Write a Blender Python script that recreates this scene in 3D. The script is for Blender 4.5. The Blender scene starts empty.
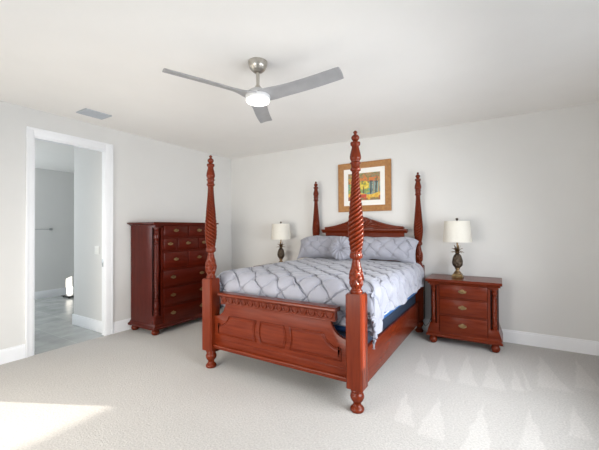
import bpy, bmesh, math, random
import numpy as np
from mathutils import Vector, Matrix
S = bpy.context.scene
COL = S.collection
PI = math.pi
rnd = random.Random(7)

# ------------------------------------------------------------------ camera
CAM = (4.437, -4.728, 1.388)
YAW, PITCH, ROLL = map(math.radians, (-31.495, 0.636, -0.3195))
F = Vector((math.sin(YAW) * math.cos(PITCH), math.cos(YAW) * math.cos(PITCH), math.sin(PITCH)))
R0 = Vector((math.cos(YAW), -math.sin(YAW), 0)); U0 = R0.cross(F)
RR = math.cos(ROLL) * R0 + math.sin(ROLL) * U0
UU = -math.sin(ROLL) * R0 + math.cos(ROLL) * U0
cam = bpy.data.objects.new('camera', bpy.data.cameras.new('camera'))
cam.data.sensor_width = 36
cam.data.lens = 36 * 328.95 / 599
cam.matrix_world = Matrix(((RR.x, UU.x, -F.x, CAM[0]), (RR.y, UU.y, -F.y, CAM[1]), (RR.z, UU.z, -F.z, CAM[2]), (0, 0, 0, 1)))
COL.objects.link(cam)
S.camera = cam

# ------------------------------------------------------------------ world, sun, window light, exposure
w = bpy.data.worlds.new('world'); S.world = w; w.use_nodes = True
bg = w.node_tree.nodes['Background']
bg.inputs[0].default_value = (0.80, 0.90, 1.0, 1)
bg.inputs[1].default_value = 1.0
SUN_EL = math.radians(10.0)
SUN_DIR = Vector((-0.894 * math.cos(SUN_EL), -0.449 * math.cos(SUN_EL), -math.sin(SUN_EL)))
sl = bpy.data.lights.new('sun', 'SUN'); sl.energy = 11.0; sl.angle = math.radians(0.5); sl.color = (1, 0.93, 0.82)
so = bpy.data.objects.new('sun', sl); so.rotation_euler = SUN_DIR.to_track_quat('-Z', 'Y').to_euler(); so.location = (9, 3, 4)
COL.objects.link(so)


def area(name, loc, direction, sx, sy, power, color=(1, 1, 1), spread=180):
    l = bpy.data.lights.new(name, 'AREA'); l.shape = 'RECTANGLE'; l.size = sx; l.size_y = sy; l.energy = power; l.color = color; l.spread = math.radians(spread)
    o = bpy.data.objects.new(name, l); o.location = loc
    o.rotation_euler = Vector(direction).to_track_quat('-Z', 'Y').to_euler(); COL.objects.link(o)
    return o


area('daylight_right_window', (5.40, -2.5, 1.30), (-1, .14, -.26), 2.2, 1.2, 47, (0.93, 0.965, 1.0), 130)
area('daylight_rear_window', (1.9, -5.38, 0.95), (0.05, 1, -.12), 2.4, 1.5, 32, (1.0, 0.93, 0.83), 108)
area('daylight_bath_window', (-2.6, -4.56, 1.6), (-.35, 1, 0), 1.6, 1.2, 44, (0.88, 0.95, 1.0))
S.view_settings.view_transform = 'Standard'
S.view_settings.look = 'None'
S.view_settings.gamma = 1
S.view_settings.use_curve_mapping = False
S.view_settings.exposure = 0.45
S.cycles.max_bounces = 10
S.cycles.diffuse_bounces = 8
S.cycles.transparent_max_bounces = 12
S.cycles.sample_clamp_indirect = 6


# ------------------------------------------------------------------ materials
def mat(name, color, rough=0.5, metal=0.0, spec=0.5, coat=0.0):
    m = bpy.data.materials.new(name); m.use_nodes = True
    b = m.node_tree.nodes['Principled BSDF']
    b.inputs['Base Color'].default_value = (*color, 1)
    b.inputs['Roughness'].default_value = rough
    b.inputs['Metallic'].default_value = metal
    b.inputs['Specular IOR Level'].default_value = spec
    b.inputs['Coat Weight'].default_value = coat
    b.inputs['Coat Roughness'].default_value = 0.12
    return m


def N(m, typ, **kw):
    n = m.node_tree.nodes.new(typ)
    for k, v in kw.items(): setattr(n, k, v)
    return n


def L(m, a, b): m.node_tree.links.new(a, b)


def noise_color(m, c1, c2, scale, stretch=(1, 1, 1), detail=4, lo=0.35, hi=0.65, rough=0.55):
    tc = N(m, 'ShaderNodeTexCoord'); mp = N(m, 'ShaderNodeMapping'); mp.inputs['Scale'].default_value = stretch
    L(m, tc.outputs['Object'], mp.inputs[0])
    n = N(m, 'ShaderNodeTexNoise'); n.inputs['Scale'].default_value = scale; n.inputs['Detail'].default_value = detail
    n.inputs['Roughness'].default_value = rough
    L(m, mp.outputs[0], n.inputs['Vector'])
    r = N(m, 'ShaderNodeValToRGB'); r.color_ramp.elements[0].position = lo; r.color_ramp.elements[1].position = hi
    r.color_ramp.elements[0].color = (*c1, 1); r.color_ramp.elements[1].color = (*c2, 1)
    L(m, n.outputs[0], r.inputs[0]); L(m, r.outputs[0], m.node_tree.nodes['Principled BSDF'].inputs['Base Color'])
    return n, r, mp


def bump(m, src, strength, dist):
    b = N(m, 'ShaderNodeBump'); b.inputs['Strength'].default_value = strength; b.inputs['Distance'].default_value = dist
    L(m, src, b.inputs['Height']); L(m, b.outputs[0], m.node_tree.nodes['Principled BSDF'].inputs['Normal'])


def painted(name, c, scale=180, st=0.08):
    m = mat(name, c, 0.75, spec=0.25)
    n, r, mp = noise_color(m, [x * 0.985 for x in c], c, 3)
    n2 = N(m, 'ShaderNodeTexNoise'); n2.inputs['Scale'].default_value = scale; n2.inputs['Detail'].default_value = 2
    L(m, mp.outputs[0], n2.inputs['Vector']); bump(m, n2.outputs[0], st, 0.002)
    return m


def wood(name, c1, c2, stretch, rough=0.24, coat=0.0):
    m = mat(name, c1, rough, coat=coat, spec=0.22)
    noise_color(m, c1, c2, 5, stretch, 5, 0.3, 0.7)
    return m


M = {}
M['wall'] = painted('wall_paint', (0.69, 0.685, 0.67))
M['ceil'] = painted('ceiling_paint', (0.87, 0.855, 0.83), 90, 0.15)
M['trim'] = mat('white_trim', (0.84, 0.85, 0.87), 0.4)
noise_color(M['trim'], (0.83, 0.84, 0.86), (0.85, 0.86, 0.88), 4)
CH1, CH2 = (0.100, 0.0125, 0.0035), (0.150, 0.0225, 0.0065)
M['woodv'] = wood('cherry_upright', CH1, CH2, (9, 9, 0.8))
M['woodx'] = wood('cherry_lengthwise', CH1, CH2, (0.8, 9, 9))
M['woody'] = wood('cherry_crosswise', CH1, CH2, (9, 0.8, 9))
M['drv'] = wood('dark_cherry_upright', (0.058, 0.0052, 0.002), (0.085, 0.0088, 0.0035), (9, 9, 0.8))
M['dry'] = wood('dark_cherry_crosswise', (0.058, 0.0052, 0.002), (0.085, 0.0088, 0.0035), (9, 0.8, 9))
M['niche'] = mat('niche_shade', (0.03, 0.006, 0.004), 0.5)  # near-black tone paints the shade inside the column niches
M['bronze'] = mat('antique_bronze', (0.20, 0.13, 0.07), 0.35, 0.85)
noise_color(M['bronze'], (0.16, 0.10, 0.05), (0.32, 0.22, 0.12), 40)
M['brass'] = mat('aged_brass', (0.42, 0.30, 0.15), 0.35, 0.9)
noise_color(M['brass'], (0.22, 0.145, 0.065), (0.36, 0.25, 0.12), 30)
M['pine'] = mat('dark_bronze_pineapple', (0.045, 0.030, 0.020), 0.45, 0.4)
noise_color(M['pine'], (0.035, 0.022, 0.014), (0.085, 0.058, 0.036), 30)
M['nickel'] = mat('brushed_nickel', (0.50, 0.47, 0.43), 0.3, 1.0)
noise_color(M['nickel'], (0.46, 0.43, 0.39), (0.55, 0.52, 0.47), 8, (40, 40, 1))
M['blade'] = mat('silver_blade', (0.30, 0.30, 0.31), 0.45, 0.25)
noise_color(M['blade'], (0.36, 0.36, 0.37), (0.40, 0.40, 0.41), 12)
M['hub'] = mat('white_plastic', (0.62, 0.62, 0.62), 0.4)
M['bed'] = mat('lavender_grey_fabric', (0.42, 0.43, 0.50), 0.8, spec=0.3)
n, r, mp = noise_color(M['bed'], (0.300, 0.305, 0.355), (0.335, 0.34, 0.392), 9)
M['bed'].node_tree.nodes['Principled BSDF'].inputs['Sheen Weight'].default_value = 0.25
n2 = N(M['bed'], 'ShaderNodeTexNoise'); n2.inputs['Scale'].default_value = 420; L(M['bed'], mp.outputs[0], n2.inputs['Vector']); bump(M['bed'], n2.outputs[0], 0.2, 0.001)
M['blue'] = mat('blue_ticking', (0.03, 0.12, 0.33), 0.7); noise_color(M['blue'], (0.027, 0.11, 0.30), (0.035, 0.13, 0.36), 30)
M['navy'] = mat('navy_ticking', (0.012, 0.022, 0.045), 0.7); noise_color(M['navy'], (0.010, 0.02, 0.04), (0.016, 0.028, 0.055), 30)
M['white'] = mat('white_cloth', (0.75, 0.78, 0.82), 0.8); noise_color(M['white'], (0.73, 0.76, 0.80), (0.77, 0.80, 0.84), 30)
M['frame'] = mat('burl_gold_frame', (0.42, 0.22, 0.07), 0.4, coat=0.2)
noise_color(M['frame'], (0.30, 0.125, 0.03), (0.42, 0.20, 0.055), 28, lo=0.3, hi=0.75)
M['matb'] = mat('mat_board', (0.82, 0.80, 0.76), 0.8); noise_color(M['matb'], (0.81, 0.79, 0.75), (0.83, 0.81, 0.77), 20)
M['vent'] = mat('grey_register', (0.42, 0.44, 0.47), 0.5); noise_color(M['vent'], (0.45, 0.48, 0.52), (0.49, 0.52, 0.56), 20)
M['black'] = mat('black_plastic', (0.02, 0.02, 0.022), 0.5); noise_color(M['black'], (0.018, 0.018, 0.02), (0.024, 0.024, 0.026), 20)
M['ivory'] = mat('ivory_plastic', (0.82, 0.82, 0.79), 0.4); noise_color(M['ivory'], (0.81, 0.81, 0.78), (0.83, 0.83, 0.80), 20)
M['chrome'] = mat('satin_chrome', (0.45, 0.46, 0.47), 0.3, 1.0); noise_color(M['chrome'], (0.42, 0.43, 0.44), (0.48, 0.49, 0.5), 20)

# lampshade: thin cloth that lets light through
m = mat('shade_cloth', (0.86, 0.84, 0.78), 0.8)
noise_color(m, (0.84, 0.82, 0.76), (0.88, 0.86, 0.80), 60)
tr = N(m, 'ShaderNodeBsdfTranslucent'); tr.inputs[0].default_value = (0.9, 0.87, 0.8, 1)
mx = N(m, 'ShaderNodeMixShader'); mx.inputs[0].default_value = 0.35
out = m.node_tree.nodes['Material Output']
L(m, m.node_tree.nodes['Principled BSDF'].outputs[0], mx.inputs[1]); L(m, tr.outputs[0], mx.inputs[2]); L(m, mx.outputs[0], out.inputs[0])
M['shade'] = m
m = mat('led_diffuser', (0.95, 0.95, 0.95), 0.4)
b = m.node_tree.nodes['Principled BSDF']; b.inputs['Emission Color'].default_value = (1, 0.98, 0.95, 1); b.inputs['Emission Strength'].default_value = 1.6
M['led'] = m
m = bpy.data.materials.new('window_glass'); m.use_nodes = True
nt = m.node_tree; nt.nodes.remove(nt.nodes['Principled BSDF'])
t_ = N(m, 'ShaderNodeBsdfTransparent'); g_ = N(m, 'ShaderNodeBsdfGlossy'); g_.inputs['Roughness'].default_value = 0.02
mx = N(m, 'ShaderNodeMixShader'); mx.inputs[0].default_value = 0.06
L(m, t_.outputs[0], mx.inputs[1]); L(m, g_.outputs[0], mx.inputs[2]); L(m, mx.outputs[0], nt.nodes['Material Output'].inputs[0])
M['glass'] = m

# carpet with tufts and the wedges the vacuum left in the pile
m = mat('carpet_pile', (0.6, 0.58, 0.55), 0.95, spec=0.1)
M['carpet'] = m
geo = N(m, 'ShaderNodeNewGeometry'); sep = N(m, 'ShaderNodeSeparateXYZ'); L(m, geo.outputs['Position'], sep.inputs[0])


def math_n(op, a, b=None, c=None, clamp=False):
    n = N(m, 'ShaderNodeMath', operation=op); n.use_clamp = clamp
    for i, v in enumerate((a, b, c)):
        if v is None: continue
        if isinstance(v, (int, float)): n.inputs[i].default_value = v
        else: L(m, v, n.inputs[i])
    return n.outputs[0]


wob = N(m, 'ShaderNodeTexNoise'); wob.inputs['Scale'].default_value = 6; L(m, geo.outputs['Position'], wob.inputs['Vector'])
wx = math_n('MULTIPLY_ADD', math_n('SUBTRACT', wob.outputs[0], 0.5), 0.07, sep.outputs[0])
wy = math_n('MULTIPLY_ADD', math_n('SUBTRACT', wob.outputs[0], 0.5), 0.05, sep.outputs[1])
tris = [((3.67, -.85), (3.70, -1.45), (3.88, -1.50)), ((4.10, -.60), (4.07, -1.50), (4.265, -1.49)), ((4.325, -.53), (4.275, -1.485), (4.47, -1.43)),
        ((4.527, -.79), (4.484, -1.38), (4.604, -1.38)), ((4.767, -.27), (4.68, -1.24), (4.946, -1.175)), ((5.09, -.2), (4.959, -1.06), (5.16, -1.08)),
        ((3.86, -.75), (3.88, -1.50), (4.04, -1.50)), ((4.58, -.6), (4.60, -1.38), (4.66, -1.3)),
        ((3.715, -1.796), (3.76, -2.3), (3.93, -2.42)), ((4.295, -1.70), (4.17, -2.75), (4.42, -2.65)), ((4.605, -1.585), (4.47, -2.55), (4.70, -2.45)),
        ((3.98, -1.75), (3.93, -2.45), (4.12, -2.42)), ((4.9, -1.35), (4.80, -1.95), (4.95, -1.9)), ((5.2, -1.2), (5.05, -1.85), (5.25, -1.8))]
mask = None
for A, B, C_ in tris:
    cx_ = (B[0] + C_[0]) / 2; cy_ = (B[1] + C_[1]) / 2; hw = abs(C_[0] - B[0]) / 2
    ln = A[1] - cy_
    t = math_n('MULTIPLY', math_n('SUBTRACT', A[1], wy), 1 / ln)                    # 0 at the tip, 1 at the base
    xc = math_n('MULTIPLY_ADD', t, cx_ - A[0], A[0])
    d = math_n('SUBTRACT', math_n('MULTIPLY', t, hw), math_n('ABSOLUTE', math_n('SUBTRACT', wx, xc)))
    e = math_n('MULTIPLY', d, 65, clamp=True)
    k = math_n('MULTIPLY', e, math_n('MULTIPLY', math_n('SUBTRACT', 1.0, t), 14, clamp=True))
    mask = k if mask is None else math_n('MAXIMUM', mask, k)
nf = N(m, 'ShaderNodeTexNoise'); nf.inputs['Scale'].default_value = 75; nf.inputs['Detail'].default_value = 4; nf.inputs['Roughness'].default_value = 0.7; L(m, geo.outputs['Position'], nf.inputs['Vector'])
nc = N(m, 'ShaderNodeTexNoise'); nc.inputs['Scale'].default_value = 2.3; nc.inputs['Detail'].default_value = 3; L(m, geo.outputs['Position'], nc.inputs['Vector'])
val = math_n('ADD', math_n('MULTIPLY_ADD', nf.outputs[0], 0.9, 0.47), math_n('MULTIPLY_ADD', nc.outputs[0], 0.10, -0.05))
val = math_n('MULTIPLY', val, math_n('MULTIPLY_ADD', mask, 0.12, 0.98))
mixc = N(m, 'ShaderNodeMix', data_type='RGBA', blend_type='MULTIPLY'); mixc.inputs[0].default_value = 1
mixc.inputs[6].default_value = (0.535, 0.515, 0.49, 1)
cmb = N(m, 'ShaderNodeCombineColor')
for i in range(3): L(m, val, cmb.inputs[i])
L(m, cmb.outputs[0], mixc.inputs[7])
L(m, mixc.outputs[2], m.node_tree.nodes['Principled BSDF'].inputs['Base Color'])
bump(m, nf.outputs[0], 0.7, 0.012)
m.node_tree.nodes['Principled BSDF'].inputs['Sheen Weight'].default_value = 0.2

# porcelain floor tile in the bath hall
m = mat('grey_tile', (0.4, 0.41, 0.40), 0.25)
tc = N(m, 'ShaderNodeTexCoord'); br = N(m, 'ShaderNodeTexBrick'); br.offset = 0.5
L(m, tc.outputs['Object'], br.inputs['Vector'])
br.inputs['Scale'].default_value = 1; br.inputs['Brick Width'].default_value = 0.9; br.inputs['Row Height'].default_value = 0.45; br.inputs['Mortar Size'].default_value = 0.004
br.inputs['Color1'].default_value = (0.42, 0.43, 0.42, 1); br.inputs['Color2'].default_value = (0.37, 0.385, 0.38, 1); br.inputs['Mortar'].default_value = (0.5, 0.51, 0.5, 1)
nz = N(m, 'ShaderNodeTexNoise'); nz.inputs['Scale'].default_value = 4; nz.inputs['Detail'].default_value = 6; L(m, tc.outputs['Object'], nz.inputs['Vector'])
mx = N(m, 'ShaderNodeMix', data_type='RGBA', blend_type='OVERLAY'); mx.inputs[0].default_value = 0.5
L(m, br.outputs[0], mx.inputs[6]); L(m, nz.outputs[0], mx.inputs[7]); L(m, mx.outputs[2], m.node_tree.nodes['Principled BSDF'].inputs['Base Color'])
M['tile'] = m


# ------------------------------------------------------------------ mesh helpers
def box(bm, x0, x1, y0, y1, z0, z1, bev=0.0, seg=2):
    t = bmesh.new()
    bmesh.ops.create_cube(t, size=1)
    for v in t.verts:
        v.co = Vector((x0 + (v.co.x + .5) * (x1 - x0), y0 + (v.co.y + .5) * (y1 - y0), z0 + (v.co.z + .5) * (z1 - z0)))
    if bev: bmesh.ops.bevel(t, geom=t.edges[:], offset=bev, segments=seg, affect='EDGES', profile=0.5)
    merge(bm, t)


def merge(bm, t, mtx=None):
    if mtx is not None: t.transform(mtx)
    me = bpy.data.meshes.new('tmp'); t.to_mesh(me); t.free(); bm.from_mesh(me); bpy.data.meshes.remove(me)


def grid(bm, P, wrap=False, flip=False):
    rows = [[bm.verts.new(tuple(p)) for p in r] for r in P]
    nc = len(rows[0])
    for i in range(len(rows) - 1):
        for j in range(nc if wrap else nc - 1):
            k = (j + 1) % nc
            q = (rows[i][j], rows[i][k], rows[i + 1][k], rows[i + 1][j])
            bm.faces.new(q[::-1] if flip else q)
    return rows


def lathe(bm, prof, cx=0, cy=0, n=32, mod=None, cap=True):
    """prof = [(r,z)] from bottom to top; mod(theta,z,r)->r"""
    P = []
    for r, z in prof:
        P.append([(cx + (mod(2 * PI * k / n, z, r) if mod else r) * math.cos(2 * PI * k / n),
                   cy + (mod(2 * PI * k / n, z, r) if mod else r) * math.sin(2 * PI * k / n), z) for k in range(n)])
    rows = grid(bm, P, True)
    if cap:
        bm.faces.new(rows[0][::-1]); bm.faces.new(rows[-1])


def smooth_prof(pts, step=0.006):
    """dense profile through (z,r) knots with cosine easing"""
    o = []
    for (z0, r0), (z1, r1) in zip(pts[:-1], pts[1:]):
        k = max(1, int(math.ceil(abs(z1 - z0) / step)))
        for i in range(k):
            t = i / k
            o.append((r0 + (r1 - r0) * (0.5 - 0.5 * math.cos(PI * t)), z0 + (z1 - z0) * t))
    o.append((pts[-1][1], pts[-1][0]))
    return o


def prism(bm, poly, axis, a0, a1, bev=0.0, inset=None, front=None):
    """poly = 2-D outline; axis 'y': (x,z), 'x': (y,z), 'z': (x,y)"""
    t = bmesh.new()
    f = {'y': lambda p, a: (p[0], a, p[1]), 'x': lambda p, a: (a, p[0], p[1]), 'z': lambda p, a: (p[0], p[1], a)}[axis]
    A = [t.verts.new(f(p, a0)) for p in poly]; B = [t.verts.new(f(p, a1)) for p in poly]
    n = len(poly)
    fa = t.faces.new(A); t.faces.new(B[::-1])
    for i in range(n): t.faces.new((A[i], B[i], B[(i + 1) % n], A[(i + 1) % n])[::-1])
    bmesh.ops.recalc_face_normals(t, faces=t.faces[:])
    if inset:
        for th, dp in inset:
            bmesh.ops.inset_region(t, faces=[fa], thickness=th, depth=dp, use_even_offset=True)
    elif bev:
        bmesh.ops.bevel(t, geom=[e for e in t.edges if e.calc_face_angle(0) > 0.5], offset=bev, segments=2, affect='EDGES', profile=0.5)
    merge(bm, t)


def tube(bm, path, rad, n=8):
    pts = [Vector(p) for p in path]; P = []
    ref = Vector((0, 0, 1))
    for i, p in enumerate(pts):
        d = (pts[min(i + 1, len(pts) - 1)] - pts[max(i - 1, 0)]).normalized()
        a = d.cross(ref)
        if a.length < 1e-3: a = d.cross(Vector((0, 1, 0)))
        a.normalize(); b = d.cross(a)
        r = rad(i / (len(pts) - 1)) if callable(rad) else rad
        P.append([p + r * (math.cos(2 * PI * k / n) * a + math.sin(2 * PI * k / n) * b) for k in range(n)])
    rows = grid(bm, P, True)
    bm.faces.new(rows[0][::-1]); bm.faces.new(rows[-1])


def ball(bm, c, r, sx=1, sy=1, sz=1, seg=20):
    t = bmesh.new(); bmesh.ops.create_uvsphere(t, u_segments=seg, v_segments=seg // 2, radius=r)
    merge(bm, t, Matrix.Translation(c) @ Matrix.Diagonal((sx, sy, sz, 1)))


def origin(o):
    p = Vector((0, 0, 0))
    while o is not None: p += o.location; o = o.parent
    return p


def obj(name, bm, material, parent=None, angle=35):
    """link a bmesh given in world coordinates as ONE mesh object"""
    bmesh.ops.recalc_face_normals(bm, faces=bm.faces[:])
    off = origin(parent)
    if parent is not None: bm.transform(Matrix.Translation(-off))
    me = bpy.data.meshes.new(name); bm.to_mesh(me); bm.free()
    for p in me.polygons: p.use_smooth = True
    me.set_sharp_from_angle(angle=math.radians(angle))
    me.materials.append(M[material] if isinstance(material, str) else material)
    o = bpy.data.objects.new(name, me); COL.objects.link(o)
    if parent is not None: o.parent = parent
    return o


def recenter(o, loc):
    """put a one-mesh thing's origin at its base"""
    o.data.transform(Matrix.Translation(-Vector(loc))); o.location = loc
    return o


def tag(o, label, cat, group=None, kind=None):
    o['label'] = label; o['category'] = cat
    if group: o['group'] = group
    if kind: o['kind'] = kind
    return o


def thing(name, label, cat, loc, group=None):
    o = bpy.data.objects.new(name, None); o.location = loc; o.empty_display_size = 0.1; COL.objects.link(o)
    return tag(o, label, cat, group)


def struct(name, bm, material, parent=None):
    o = obj(name, bm, material, parent)
    if parent is None: o['kind'] = 'structure'
    return o


def copy_tree(o, parent=None):
    c = o.copy(); COL.objects.link(c)
    if parent is not None: c.parent = parent
    for ch in list(o.children): copy_tree(ch, c)
    return c


B = bmesh.new
# ------------------------------------------------------------------ the setting
RX, RY, H = 5.42, -5.40, 2.74           # right wall, rear wall, ceiling
DY0, DY1, DZ = -3.16, -2.37, 2.44       # cased opening in the left wall
bm = B(); box(bm, -0.0, RX + .15, RY - .15, 0.15, -0.1, 0); struct('floor', bm, 'carpet')
bm = B(); box(bm, -0.12, RX + .15, RY - .15, 0.15, H, H + .1); struct('ceiling', bm, 'ceil')
bm = B(); box(bm, -0.12, RX + .15, 0, .15, 0, H); struct('wall_back', bm, 'wall')
bm = B()
box(bm, -.07, 0, RY, DY0, 0, H); box(bm, -.07, 0, DY1, 0, 0, H); box(bm, -.07, 0, DY0, DY1, DZ, H)
struct('wall_left', bm, 'wall')
# right wall with a wide window (its near-headboard jamb shapes the sun patch)
WY0, WY1, WZ0, WZ1 = -4.25, -1.325, 0.70, 2.30
bm = B()
box(bm, RX, RX + .15, RY, WY0, 0, H); box(bm, RX, RX + .15, WY1, .0, 0, H)
box(bm, RX, RX + .15, WY0, WY1, 0, WZ0); box(bm, RX, RX + .15, WY0, WY1, WZ1, H)
struct('wall_right', bm, 'wall')
# rear wall with glazed doors
bm = B()
box(bm, 0, 1.0, RY - .15, RY, 0, H); box(bm, 4.4, RX, RY - .15, RY, 0, H); box(bm, 1.0, 4.4, RY - .15, RY, 2.44, H)
struct('wall_rear', bm, 'wall')


def window(name, axis, c, a0, a1, z0, z1, mull):
    bm = B(); t = .05; d0, d1 = c, c + .05

    def bx(p0, p1, q0, q1):
        if axis == 'x': box(bm, d0, d1, p0, p1, q0, q1)
        else: box(bm, p0, p1, d0, d1, q0, q1)
    bx(a0, a1, z0, z0 + .03); bx(a0, a1, z1 - t, z1); bx(a0, a0 + t, z0 + .03, z1 - t); bx(a1 - .015, a1, z0 + .03, z1 - t)
    for mm in mull: bx(mm - .02, mm + .02, z0 + .03, z1 - t)
    o = struct(name, bm, 'trim')
    bm = B()
    if axis == 'x': box(bm, c + .02, c + .026, a0 + .02, a1 - .01, z0 + .02, z1 - .02)
    else: box(bm, a0 + .02, a1 - .01, c + .02, c + .026, z0 + .02, z1 - .02)
    struct('window_pane', bm, 'glass', o)


window('window_1', 'x', RX + .09, WY0, WY1, WZ0, WZ1, [-2.85])
window('window_2', 'y', RY - .10, 1.0, 4.4, 0.0, 2.44, [2.7])
# baseboards
bbz = .15


def bboard(name, x0, x1, y0, y1, dirn):
    bm = B(); box(bm, x0, x1, y0, y1, 0, bbz - .02)
    i = .006
    if dirn == '+x': box(bm, x0, x1 - i, y0, y1, bbz - .02, bbz)
    elif dirn == '-y': box(bm, x0, x1, y0 + i, y1, bbz - .02, bbz)
    elif dirn == '-x': box(bm, x0 + i, x1, y0, y1, bbz - .02, bbz)
    else: box(bm, x0, x1, y0, y1 - i, bbz - .02, bbz)
    return struct(name, bm, 'trim')


bboard('baseboard_back', 0, RX, -.016, 0, '-y')
bboard('baseboard_left', 0, .016, -2.275, -.016, '+x')
bboard('baseboard_left_near', 0, .016, RY, -3.227, '+x')
bboard('baseboard_right', RX - .016, RX, RY, -.016, '-x')
# casing of the opening
bm = B(); c = .088; cl = .066
for x0, x1 in ((0, .018), (-.082, -.07)):
    box(bm, x0, x1, DY0 - cl, DY0 + .004, 0, DZ + c, .004); box(bm, x0, x1, DY1 - .004, DY1 + c, 0, DZ + c, .004); box(bm, x0, x1, DY0 + .004, DY1 - .004, DZ - .004, DZ + c, .004)
box(bm, 0.018, .024, DY0 - cl, DY0 - cl + .02, 0, DZ + c, .002); box(bm, .018, .024, DY1 + c - .02, DY1 + c, 0, DZ + c, .002); box(bm, .018, .024, DY0 - cl + .02, DY1 + c - .02, DZ + c - .02, DZ + c, .002)
cas = struct('trim_1', bm, 'trim')
bm = B()
box(bm, -.07, 0, DY0, DY0 + .02, 0, DZ); box(bm, -.07, 0, DY1 - .012, DY1, 0, DZ); box(bm, -.07, 0, DY0 + .02, DY1 - .012, DZ - .02, DZ)
struct('jamb', bm, 'trim', cas)
bm = B(); box(bm, -.062, -.030, DY1 - .015, DY1 - .012, .90, 1.00, .001); box(bm, -.055, -.040, DY1 - .020, DY1 - .015, .925, .975, .001)
struct('latch_plate', bm, 'chrome', cas)

# bath hall beyond the opening
BX, BH = -3.55, 2.64
bm = B(); box(bm, BX - .1, 0, -4.6, .15, -.1, -.004); struct('floor_hall', bm, 'tile')
bm = B(); box(bm, BX - .1, -.12, -4.6, .15, BH, BH + .1); struct('ceiling_hall', bm, 'ceil')
bm = B(); box(bm, BX - .1, BX, -4.6, .15, -.004, BH); struct('wall_hall_far', bm, 'wall')
bm = B(); box(bm, BX, -3.4, -4.7, -4.6, -.004, BH); box(bm, -1.8, -.12, -4.7, -4.6, -.004, BH); box(bm, -3.4, -1.8, -4.7, -4.6, -.004, 1.0); box(bm, -3.4, -1.8, -4.7, -4.6, 2.2, BH); struct('wall_hall_near', bm, 'wall')
bm = B(); box(bm, -.955, -.07, -2.32, -2.20, -.004, BH); struct('wall_hall_side', bm, 'wall')
bm = B()
hx0, hx1, hz0, hz1 = -1.16, -.74, .40, .93
box(bm, BX, hx0, 0, .1, -.004, BH); box(bm, hx1, -.12, 0, .1, -.004, BH)
box(bm, hx0, hx1, 0, .1, -.004, hz0); box(bm, hx0, hx1, 0, .1, hz1, BH)
struct('wall_hall_back', bm, 'wall')
window('window_3', 'y', -4.68, -3.4, -1.8, 1.0, 2.2, [])
window('window_4', 'y', .03, hx0, hx1, hz0, hz1, [])
bm = B(); box(bm, BX, BX + .016, -4.6, 0, -.004, .15, .003); struct('baseboard_hall_far', bm, 'trim')
bm = B(); box(bm, -.971, -.085, -2.336, -2.32, -.004, .15, .003); box(bm, -.971, -.955, -2.32, -2.2, -.004, .15, .003); struct('baseboard_hall_side', bm, 'trim')


# ------------------------------------------------------------------ bed
BXc, Y0, Y1 = 2.702, -2.351, -0.121
PX0, PX1 = 1.925, 3.488
bed = thing('four_poster_bed', 'cherry wood four-poster bed with rope-twist posts standing on the carpet', 'bed', (BXc, (Y0 + Y1) / 2, 0))

POST = [(.893, .045), (.905, .047), (.916, .045), (.925, 0.037), (.955, .050), (1.008, .057), (1.06, .050), (1.10, .038), (1.122, .034), (1.135, .031), (1.155, .031), (1.161, .040),
        (1.166, .047), (1.185, .050), (1.200, .047), (1.207, .042)]
TW = [(1.207, .042), (1.25, .048), (1.31, .0565), (1.383, .0595), (1.45, .057), (1.52, .0505), (1.606, .044), (1.70, .036), (1.78, .0305), (1.837, .028)]
TOP = [(1.837, .030), (1.842, .038), (1.855, .041), (1.860, .037), (1.866, .033), (1.893, .034), (1.897, .041), (1.905, .041), (1.910, .033), (1.918, .034), (1.935, .042),
       (1.954, .0425), (1.985, .037), (2.02, .029), (2.032, .028), (2.040, .036), (2.056, .038), (2.064, .036), (2.068, .022), (2.072, .018)]
FIN = [(2.072, .016), (2.076, .020), (2.085, .027), (2.097, .031), (2.110, .028), (2.121, .018), (2.126, .011), (2.131, .011), (2.138, .016), (2.145, .015), (2.152, .009), (2.156, .002)]
FOOT = [(0, .048), (.010, .053), (.020, .053), (.030, .047), (.045, .034), (.056, .030), (.066, .033), (.085, .046), (.108, .0535), (.127, .051), (.140, .044), (.146, .042), (.150, .048), (.160, .050), (.168, .047), (.174, .042), (.182, .042)]


for _k in (POST, TW, TOP, FIN): _k[:] = [(.893 + (z_ - .893) * .9875, r_) for z_, r_ in _k]


def catmull(pts, step=.006):
    z = np.array([p[0] for p in pts]); r = np.array([p[1] for p in pts])
    o = []
    for i in range(len(pts) - 1):
        p0 = r[max(i - 1, 0)]; p1 = r[i]; p2 = r[i + 1]; p3 = r[min(i + 2, len(pts) - 1)]
        k = max(1, int(math.ceil((z[i + 1] - z[i]) / step)))
        for j in range(k):
            t = j / k
            v = .5 * ((2 * p1) + (-p0 + p2) * t + (2 * p0 - 5 * p1 + 4 * p2 - p3) * t * t + (-p0 + 3 * p1 - 3 * p2 + p3) * t ** 3)
            o.append((float(v), float(z[i] + t * (z[i + 1] - z[i]))))
    o.append((float(r[-1]), float(z[-1])))
    return o


# the rope keeps its slant, so its turns are closer where the shaft is thin
_tz = np.linspace(1.19, 1.85, 700)
_tr = np.interp(_tz, [p[0] for p in TW], [p[1] for p in TW])
_sp = .0250 + (_tr - .028) / (.0595 - .028) * .0115
_ph = np.concatenate([[0], np.cumsum((2 * PI / _sp)[:-1] * np.diff(_tz))])


def make_twist(hand):
    def twist(th, z, r):
        ph = float(np.interp(z, _tz, _ph))
        a = min(1, max(0, (z - TW[0][0]) / .012), max(0, (TW[-1][0] - z) / .008))
        return r * (1.03 - .36 * a * (1 - abs(math.cos((6 * hand * th + ph) / 2))) ** 1.3)
    return twist


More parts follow.
